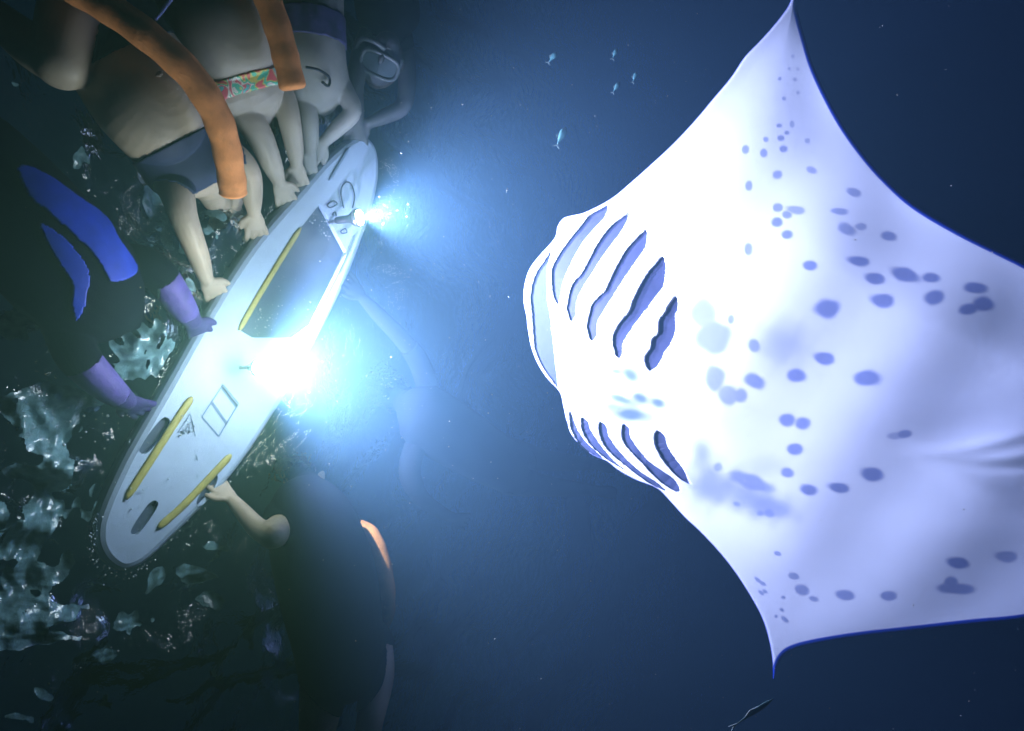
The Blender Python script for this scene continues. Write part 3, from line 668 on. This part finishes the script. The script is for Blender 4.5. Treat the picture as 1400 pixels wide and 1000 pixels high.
MB().add(ball(B.co[k] + B.no[k]*.001, (.014, .009, .004), 14, np.array([sd1, np.cross(B.no[k], sd1), B.no[k]]))).build('navel', mat('navel_shadow', (.20, .15, .12), .8, .1), e)

# 2: patterned bikini
e = empty('person', P(310,60,-.2), 'swimmer in a bright pink, green and yellow patterned bikini top, between two orange noodles', 'person', SW)
B = Body(); sd2 = unit(P(390,60,-.2) - P(230,60,-.2))
B.limb('torso', [P(262,-50,-.18), P(285,-5,-.16), P(308,45,-.18), P(328,98,-.16), P(340,128,-.16), P(350,150,-.08)], [.21, .215, .215, .18, .17, .08], [.14, .15, .16, .14, .11, .08], side=sd2)
t2 = unit(P(328,98,-.16)-P(285,-5,-.16)); B.mb.add(ball(P(306,46,-.20), (.22, .21, .17), 36, np.array([t2, unit(sd2 - t2*(sd2 @ t2)), unit(np.cross(t2, sd2))])))
B.limb('neck', [P(350,150,-.08), P(358,165,.02)], [.062, .058]); B.head(P(362,172,.12), P(385,215,-.1) - P(362,172,.12), [0, 0, 1.])
B.limb('arm', [P(318,142,-.12), P(338,162,-.16), P(356,188,-.16), P(373,228,-.11), P(381,248,-.08)], [.068, .062, .056, .044, .029]); B.hand(P(381,248,-.08), P(387,264,-.05)-P(381,248,-.08), [.3, .3, .8], 1, .18)
B.limb('arm', [P(378,118,-.11), P(390,142,-.14), P(397,172,-.14), P(403,205,-.10), P(405,224,-.08)], [.062, .054, .048, .04, .028]); B.hand(P(405,224,-.08), P(407,240,-.05)-P(405,224,-.08), [.3, .3, .8], -1, .18)
B.limb('leg', [P(230,-60,-.18), P(200,-150,-.15), P(190,-260,-.1)], [.115, .085, .05]); B.foot(P(190,-260,-.1), P(190,-300,-.1)-P(190,-260,-.1), DN)
B.limb('leg', [P(290,-70,-.18), P(270,-160,-.15), P(260,-270,-.1)], [.115, .085, .05]); B.foot(P(260,-270,-.1), P(260,-310,-.1)-P(260,-270,-.1), DN)
B.build(m_sk2, e); isT = B.names == 'torso'
ax = unit(P(350,150,-.14) - P(285,-5,-.16)); sv = B.co @ ax; s0 = B.s_at(ax, 335, 100); s1 = B.s_at(ax, 340, 126); B.wear('bikini_top', isT & (sv > s0) & (sv < s1), m_pat, .008)
B.wear('bikini_bottom', isT & (B.t < .14), m_pat, .006); B.hair(m_hair)
sp_ = catmull([P(212,26,-.30), P(222,14,-.33), P(236,-4,-.34)], 5); MB().add(tube(sp_, [.008]*len(sp_), 8)).build('bikini_string', mat('blue_white_cord', (.35, .42, .75), .6, .3, .7, 50), e)

# 3: blue and purple trunks
e = empty('person', P(430,60,-.15), 'swimmer in blue and purple trunks with one elbow bent, right of the short orange noodle', 'person', SW)
B = Body(); sd3 = unit(P(470,60,-.2) - P(390,60,-.2))
B.limb('torso', [P(425,-30,-.16), P(425,10,-.18), P(428,50,-.18), P(430,85,-.17), P(434,118,-.12), P(438,135,-.05)], [.15, .15, .145, .15, .15, .08], [.12]*5+[.08], side=sd3)
B.limb('neck', [P(438,133,-.05), P(442,146,.03)], [.06, .056]); B.head(P(445,154,.13), P(460,190,-.1) - P(445,154,.13), [0, 0, 1.])
B.limb('arm', [P(455,98,-.13), P(468,122,-.18), P(482,152,-.20), P(462,175,-.14), P(444,193,-.085)], [.058, .05, .042, .038, .027]); B.hand(P(444,193,-.085), P(430,208,-.05)-P(444,193,-.085), [.3, .3, .8], 1, .18)
B.limb('arm', [P(412,118,-.10), P(418,142,-.12), P(422,168,-.12), P(424,195,-.09), P(424,208,-.08)], [.055, .05, .045, .038, .027]); B.hand(P(424,208,-.08), P(422,222,-.05)-P(424,208,-.08), [.3, .3, .8], -1, .18)
for x in (405, 445): B.limb('leg', [P(x,-30,-.16), P(x-10,-110,-.14), P(x-15,-210,-.1)], [.10, .075, .045]); B.foot(P(x-15,-210,-.1), P(x-15,-250,-.1)-P(x-15,-210,-.1), DN)
B.build(m_sk3, e); B.wear('swim_trunks', ((B.names == 'torso') & (B.t < .47) & (B.t > .25)) | ((B.names == 'torso') & (B.t < .06)), m_trunk, .008); B.hair(m_hair2)
sp_ = catmull([P(418,92,-.30), P(436,96,-.31), P(450,106,-.28), P(449,118,-.27), P(440,112,-.27)], 5); MB().add(tube(sp_, [.006]*len(sp_), 8)).build('wrist_cord', m_blk, e)

# 4: dim swimmer with mask and snorkel at the far end
e = empty('person', P(525,90,-.15), 'dim swimmer with dive mask in the murk beyond the far tip of the board', 'person', SW)
B = Body(); B.limb('torso', [P(520,-90,-.12), P(522,-45,-.14), P(528,-5,-.14), P(533,30,-.12), P(534,48,-.1)], [.15, .15, .17, .16, .08], [.11, .11, .12, .11, .07], side=unit(P(560,0,-.1)-P(490,0,-.1)))
B.limb('neck', [P(533,46,-.1), P(528,66,-.10)], [.06, .06]); B.head(P(522,84,-.14), P(500,120,-.55) - P(522,84,-.14), P(500,150,.1) - P(522,84,-.14), 1.15)
B.limb('arm', [P(548,50,-.08), P(556,95,-.14), P(552,143,-.16), P(524,160,-.12), P(505,168,-.09)], [.055, .048, .042, .037, .027]); B.hand(P(505,168,-.09), P(490,176,-.06)-P(505,168,-.09), [.3, .3, .8], 1, .18)
B.limb('arm', [P(505,48,-.08), P(492,80,-.12), P(486,120,-.12), P(488,150,-.1), P(490,166,-.08)], [.055, .046, .04, .035, .026]); B.hand(P(490,166,-.08), P(490,180,-.06)-P(490,166,-.08), [.3, .3, .8], -1, .18)
for x in (508, 535): B.limb('leg', [P(x,-90,-.12), P(x-5,-170,-.12), P(x-8,-260,-.1)], [.09, .07, .045]); B.foot(P(x-8,-260,-.1), P(x-8,-300,-.1)-P(x-8,-260,-.1), DN)
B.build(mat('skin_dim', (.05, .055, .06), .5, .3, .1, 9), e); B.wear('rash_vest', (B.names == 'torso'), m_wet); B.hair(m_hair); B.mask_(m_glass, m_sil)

# 5: dark wetsuit with royal blue bands and purple sleeves, left
e = empty('person', P(110,370,-.15), 'swimmer in a dark wetsuit with two royal blue bands and purple forearms', 'person', SW)
B = Body(); sd5 = unit(P(40,440,-.2) - P(120,300,-.2))
B.limb('torso', [P(-60,210,-.16), P(-5,262,-.18), P(50,320,-.20), P(100,372,-.19), P(140,408,-.14), P(165,430,-.06)], [.18, .19, .20, .21, .19, .09], [.12, .13, .14, .14, .12, .08], side=sd5)
B.limb('neck', [P(163,428,-.06), P(180,440,.03)], [.062, .058]); B.head(P(190,446,.13), P(225,475,-.1) - P(190,446,.13), [0, 0, 1.])
B.limb('arm', [P(168,362,-.12), P(195,362,-.17), P(220,378,-.18), P(246,415,-.13), P(262,438,-.09)], [.075, .066, .06, .052, .036]); B.hand(P(262,438,-.09), P(270,450,-.05)-P(262,438,-.09), [.3, .3, .8], 1, .18)
B.limb('arm', [P(92,440,-.12), P(98,466,-.17), P(110,492,-.18), P(145,528,-.13), P(172,548,-.09)], [.078, .07, .064, .054, .036]); B.hand(P(172,548,-.09), P(186,556,-.05)-P(172,548,-.09), [.3, .3, .8], -1, .18)
B.limb('leg', [P(-70,230,-.16), P(-150,170,-.2), P(-240,110,-.12)], [.11, .08, .045]); B.foot(P(-240,110,-.12), P(-280,90,-.1)-P(-240,110,-.12), DN)
B.limb('leg', [P(-40,190,-.16), P(-120,120,-.2), P(-210,60,-.12)], [.11, .08, .045]); B.foot(P(-210,60,-.12), P(-250,40,-.1)-P(-210,60,-.12), DN)
B.build(m_sk3, e); low = (B.names == 'arm') & (B.t > .52) & (B.t < .90); B.wear('glove', (B.names == 'hand') | ((B.names == 'arm') & (B.t > .88)), mat('dark_purple_glove', (.05, .035, .16), .7, .2, .4, 18), .003)
B.wear('wetsuit', ((B.names == 'torso') | (B.names == 'leg') | (B.names == 'neck') | ((B.names == 'arm') & (B.t <= .54))), m_wet, .006)
B.wear('sleeve', low, m_purp, .004); B.hair(m_hair)
front = (B.no @ F) < .15
pj = proj(B.co)
for poly in ([(22,228),(60,240),(110,275),(142,300),(160,330),(182,362),(178,378),(150,386),(140,372),(122,345),(95,320),(62,290),(38,270)], [(52,305),(78,318),(105,345),(120,372),(118,400),(112,425),(102,436),(96,415),(97,390),(82,365),(64,335)]):
    B.wear('blue_band', inpoly(pj[:, 0], pj[:, 1], catmull(poly, 4, True)) & front & ((B.names == 'torso') | (B.names == 'arm')), m_blue, .016)

# 6: dark swimmer on the near side, pale forearm and legs
e = empty('person', P(430,800,-.2), 'swimmer in a dark wetsuit with a bent pale arm, below the board on the right', 'person', SW)
B = Body(); sd6 = unit(P(530,800,-.3) - P(390,790,-.3))
B.limb('torso', [P(470,915,-.30), P(462,860,-.32), P(450,800,-.32), P(435,740,-.28), P(425,695,-.2), P(420,672,-.1)], [.19, .20, .215, .21, .18, .085], [.14, .15, .16, .15, .13, .08], side=sd6)
B.limb('neck', [P(420,675,-.1), P(415,655,.02)], [.062, .058]); B.head(P(413,645,.12), P(390,610,-.1) - P(413,645,.12), [0, 0, 1.])
B.limb('arm', [P(385,705,-.2), P(383,722,-.28), P(372,731,-.34)], [.07, .062, .06]); B.limb('forearm', [P(370,732,-.34), P(352,722,-.26), P(332,700,-.17), P(318,684,-.10)], [.050, .042, .034, .026])
B.hand(P(318,684,-.10), P(304,670,-.05)-P(318,684,-.10), [.3, -.3, .8], 1, .18)
B.limb('arm', [P(462,700,-.14), P(478,730,-.12), P(484,770,-.10), P(470,800,-.10), P(455,818,-.1)], [.062, .052, .044, .038, .028]); B.hand(P(455,818,-.1), P(445,830,-.1)-P(455,818,-.1), [.3, -.3, .8], -1, .18)
B.limb('leg', [P(508,880,-.30), P(516,925,-.38), P(506,985,-.40), P(492,1060,-.3), P(475,1150,-.2)], [.095, .075, .06, .055, .045]); B.foot(P(475,1150,-.2), P(470,1190,-.2)-P(475,1150,-.2), DN)
B.limb('leg', [P(445,915,-.28), P(438,970,-.28), P(430,1030,-.22), P(420,1120,-.15)], [.11, .09, .07, .045]); B.foot(P(420,1120,-.15), P(415,1160,-.15)-P(420,1120,-.15), DN)
B.build(m_sk1, e); B.wear('wetsuit', (B.names == 'torso') | (B.names == 'neck') | ((B.names == 'arm') & (B.t < .55)) | ((B.names == 'leg') & (B.t < .10)), m_wet, .007); B.hair(m_hair)

# 7: swimmer lost in the glare behind the big lamp
e = empty('person', P(620,590,-.12), 'washed-out swimmer in a ribbed grey rash vest, in the glare right of the big lamp', 'person', SW)
B = Body(); sd7 = unit(P(620,640,-.1) - P(620,530,-.1))
B.limb('torso', [P(700,640,-.10), P(665,622,-.12), P(630,600,-.12), P(595,578,-.12), P(572,562,-.10), P(558,552,-.04)], [.15, .16, .17, .17, .15, .08], [.10]*5+[.07], side=sd7)
B.limb('neck', [P(560,553,-.04), P(548,546,.04)], [.06, .056]); B.head(P(542,542,.14), P(510,530,-.1) - P(542,542,.14), [0, 0, 1.])
B.limb('arm', [P(585,530,-.08), P(572,494,-.10), P(548,462,-.10), P(515,428,-.08), P(496,408,-.06)], [.055, .05, .045, .038, .027]); B.hand(P(496,408,-.06), P(484,394,-.05)-P(496,408,-.06), [.3, -.3, .8], 1, .18)
B.limb('arm', [P(570,605,-.08), P(560,645,-.12), P(575,680,-.12), P(602,700,-.10), P(620,708,-.08)], [.055, .05, .045, .036, .027]); B.hand(P(620,708,-.08), P(638,714,-.06)-P(620,708,-.08), [.3, -.3, .8], -1, .18)
for y in (620, 655): B.limb('leg', [P(695,y,-.10), P(750,y+10,-.08), P(810,y+15,-.06)], [.09, .065, .04]); B.foot(P(810,y+15,-.06), P(835,y+18,-.06)-P(810,y+15,-.06), DN)
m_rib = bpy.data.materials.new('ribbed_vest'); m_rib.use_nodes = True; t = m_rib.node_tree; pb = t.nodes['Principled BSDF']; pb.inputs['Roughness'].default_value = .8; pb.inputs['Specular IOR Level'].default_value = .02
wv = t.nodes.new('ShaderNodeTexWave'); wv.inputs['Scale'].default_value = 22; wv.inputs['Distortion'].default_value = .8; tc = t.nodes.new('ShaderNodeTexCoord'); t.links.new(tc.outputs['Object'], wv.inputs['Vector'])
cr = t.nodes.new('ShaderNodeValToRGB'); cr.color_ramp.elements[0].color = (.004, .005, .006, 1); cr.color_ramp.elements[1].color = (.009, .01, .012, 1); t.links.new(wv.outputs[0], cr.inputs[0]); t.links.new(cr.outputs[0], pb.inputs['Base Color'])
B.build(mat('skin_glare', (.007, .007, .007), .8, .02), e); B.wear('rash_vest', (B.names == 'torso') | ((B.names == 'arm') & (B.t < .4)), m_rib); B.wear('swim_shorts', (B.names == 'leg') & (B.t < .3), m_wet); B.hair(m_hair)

# ------------------------------------------------------------------ orange foam noodles
m_org = mat('orange_foam', (.66, .25, .085), .8, .2, .22, 26, .25, 110)
def noodle(pts, r, label, m=None):
    Pn = catmull([at(*p) for p in pts], 8); n = len(Pn)
    rr = np.full(n, r) * (1 + .03*np.sin(np.arange(n)*.9)); rr[0] *= .86; rr[-1] *= .86
    o = MB().add(tube(Pn, rr, 20)).build('foam_noodle', m or m_org); return tag(o, label, 'noodle', 'orange foam noodles')
noodle([(40,-60,-.42),(100,-18,-.46),(150,12,-.50),(205,52,-.54),(258,100,-.55),(292,150,-.52),(308,195,-.46),(316,240,-.38),(319,266,-.34)], .052, 'longest orange foam noodle, curving across the bare belly at top left')
noodle([(340,-50,-.42),(362,-10,-.44),(380,40,-.44),(392,85,-.43),(401,122,-.42)], .052, 'short straight orange foam noodle hanging down from the top edge')
noodle([(470,735,-.04),(490,722,-.14),(507,730,-.25),(519,754,-.31),(527,786,-.35),(530,820,-.35),(526,848,-.24),(505,872,-.06)], .036, 'orange foam noodle wrapped round the dark swimmer below the board', mat('dimmed_orange_foam', (.34, .15, .03), .8, .2, .25, 26, .25, 110))  # same orange foam, its dimmer lighting put into a darker colour

# ------------------------------------------------------------------ small fish
m_fish = mat('silver_fish', (.07, .19, .18), .5, .4, .5, 60); m_fin = mat('fish_fin', (.14, .20, .18), .5, .4)
def fish(px, py, z, L, ang, label, slim=1.):
    c = at(px, py, z); d = unit(math.cos(ang)*R + math.sin(ang)*U); up = unit(np.cross(d, F)); sd = np.cross(d, up)
    e = empty('small_fish', c, label, 'fish', 'small fish near the manta')
    s = np.linspace(0, 1, 14); w_ = np.array([.02,.09,.15,.185,.20,.2,.19,.17,.145,.115,.085,.06,.042,.036])*L*slim
    Pn = [c + d*L*(.5 - k) for k in s]; MB().add(tube(Pn, w_*.5, 12, side=sd, ry=w_)).build('body', m_fish, e)
    def fin(nm, pts):
        V = [p + sd*.0012 for p in pts] + [p - sd*.0012 for p in pts]; n = len(pts)
        link(nm, pymesh(nm, V, [tuple(range(n)), tuple(range(2*n-1, n-1, -1))] + [(i, (i+1) % n, (i+1) % n+n, i+n) for i in range(n)], False), m_fin, e)
    b = c - d*L*.47
    fin('tail_fin', [b, b - d*L*.22 + up*L*.2*slim, b - d*L*.12, b - d*L*.22 - up*L*.2*slim])
    fin('dorsal_fin', [c + d*L*.15 + up*L*.17*slim, c - d*L*.08 + up*L*.3*slim, c - d*L*.25 + up*L*.1*slim])
    for q in (-1, 1): MB().add(ball(c + d*L*.40 + up*L*.03 + sd*q*L*.07*slim, L*.03*slim, 8)).build('eye', m_black, e)
fish(756,78,-.75,.062,.9,'brightest small fish, topmost above the gap before the manta')
fish(841,73,-1.05,.05,1.15,'small pale fish, nearest the top of the cluster of three')
fish(868,105,-1.05,.05,1.2,'small pale fish, closest to the manta wing of the cluster of three')
fish(843,119,-1.05,.055,1.0,'small pale fish, lowest of the cluster of three')
fish(768,186,-.95,.085,1.1,'larger ragged small fish, lowest left of the group')
fish(1032,973,-2.2,.11,.6,'slender pale fish at the bottom edge under the manta wing tip', .3)

# ------------------------------------------------------------------ bubbles and drifting plankton: nobody could count them
def specks(name, pts, rad, m, sub=0):
    bm0 = bmesh.new(); bmesh.ops.create_icosphere(bm0, subdivisions=1+sub, radius=1); bv = np.array([v.co for v in bm0.verts]); bf = np.array([[v.index for v in f.verts] for f in bm0.faces]); bm0.free()
    n = len(pts); V = (np.asarray(pts)[:, None, :] + bv[None]*np.asarray(rad)[:, None, None]).reshape(-1, 3)
    Q = (bf[None] + (np.arange(n)*len(bv))[:, None, None]).reshape(-1, 3)
    o = link(name, npmesh(bpy.data.meshes.new(name), V, Q), m); o['kind'] = 'stuff'; return o
m_plk = mat('plankton_speck', (.75, .78, .70), .6, .3)
pts = []; rad = []
for i in range(560):
    L = L2 if rng.random() < .45 else L1
    r = .12 + 1.5*rng.random()**1.8; d = unit(rng.normal(size=3) + np.array([0, .55, -.55])); p = L + d*r
    if p[2] < -.12: pts.append(p); rad.append(.0006 + .0017*rng.random()**4)
for i in range(420):
    p = CAM + ray(rng.uniform(380, 1400), rng.uniform(0, 1000))*rng.uniform(1.0, 4.2)
    if p[2] < -.1: pts.append(p); rad.append(.0006 + .0012*rng.random()**3)
tag(specks('plankton', pts, rad, m_plk), 'fine pale plankton specks drifting in the light', 'plankton')
m_bub = mat('air_bubble', (.55, .66, .72), .08, 1.0, trans=.35)
pts = []; rad = []
def clus(cx, cyy, sx, sy, n, z=BZ-.006, r0=.0016, r1=.005):
    for i in range(n):
        pts.append(at(cx + rng.normal()*sx, cyy + rng.normal()*sy, z - rng.random()*.01)); rad.append(r0 + (r1-r0)*rng.random()**3)
clus(443, 302, 9, 11, 60, BZ+.024); clus(360, 432, 14, 12, 40, BZ+.024); clus(385, 395, 25, 30, 25, BZ+.024)
for i in range(260):
    k = rng.integers(36, 78) % len(ol); p = ol[k]; c = ol.mean(0); pts.append(np.array([*(p + (p-c)*rng.normal(.01, .02)), -.03 - rng.random()*.02])); rad.append(.0012 + .0035*rng.random()**4)
clus(60, 880, 50, 60, 40, -.03, .001, .005); clus(240, 300, 25, 60, 50, -.03, .002, .007); clus(120, 560, 50, 40, 60, -.03, .002, .007)
clus(258, 588, 6, 10, 22); clus(190, 680, 14, 26, 20)
tag(specks('bubbles', pts, rad, m_bub, 1), 'small air bubbles clinging under the board and surface', 'bubbles')
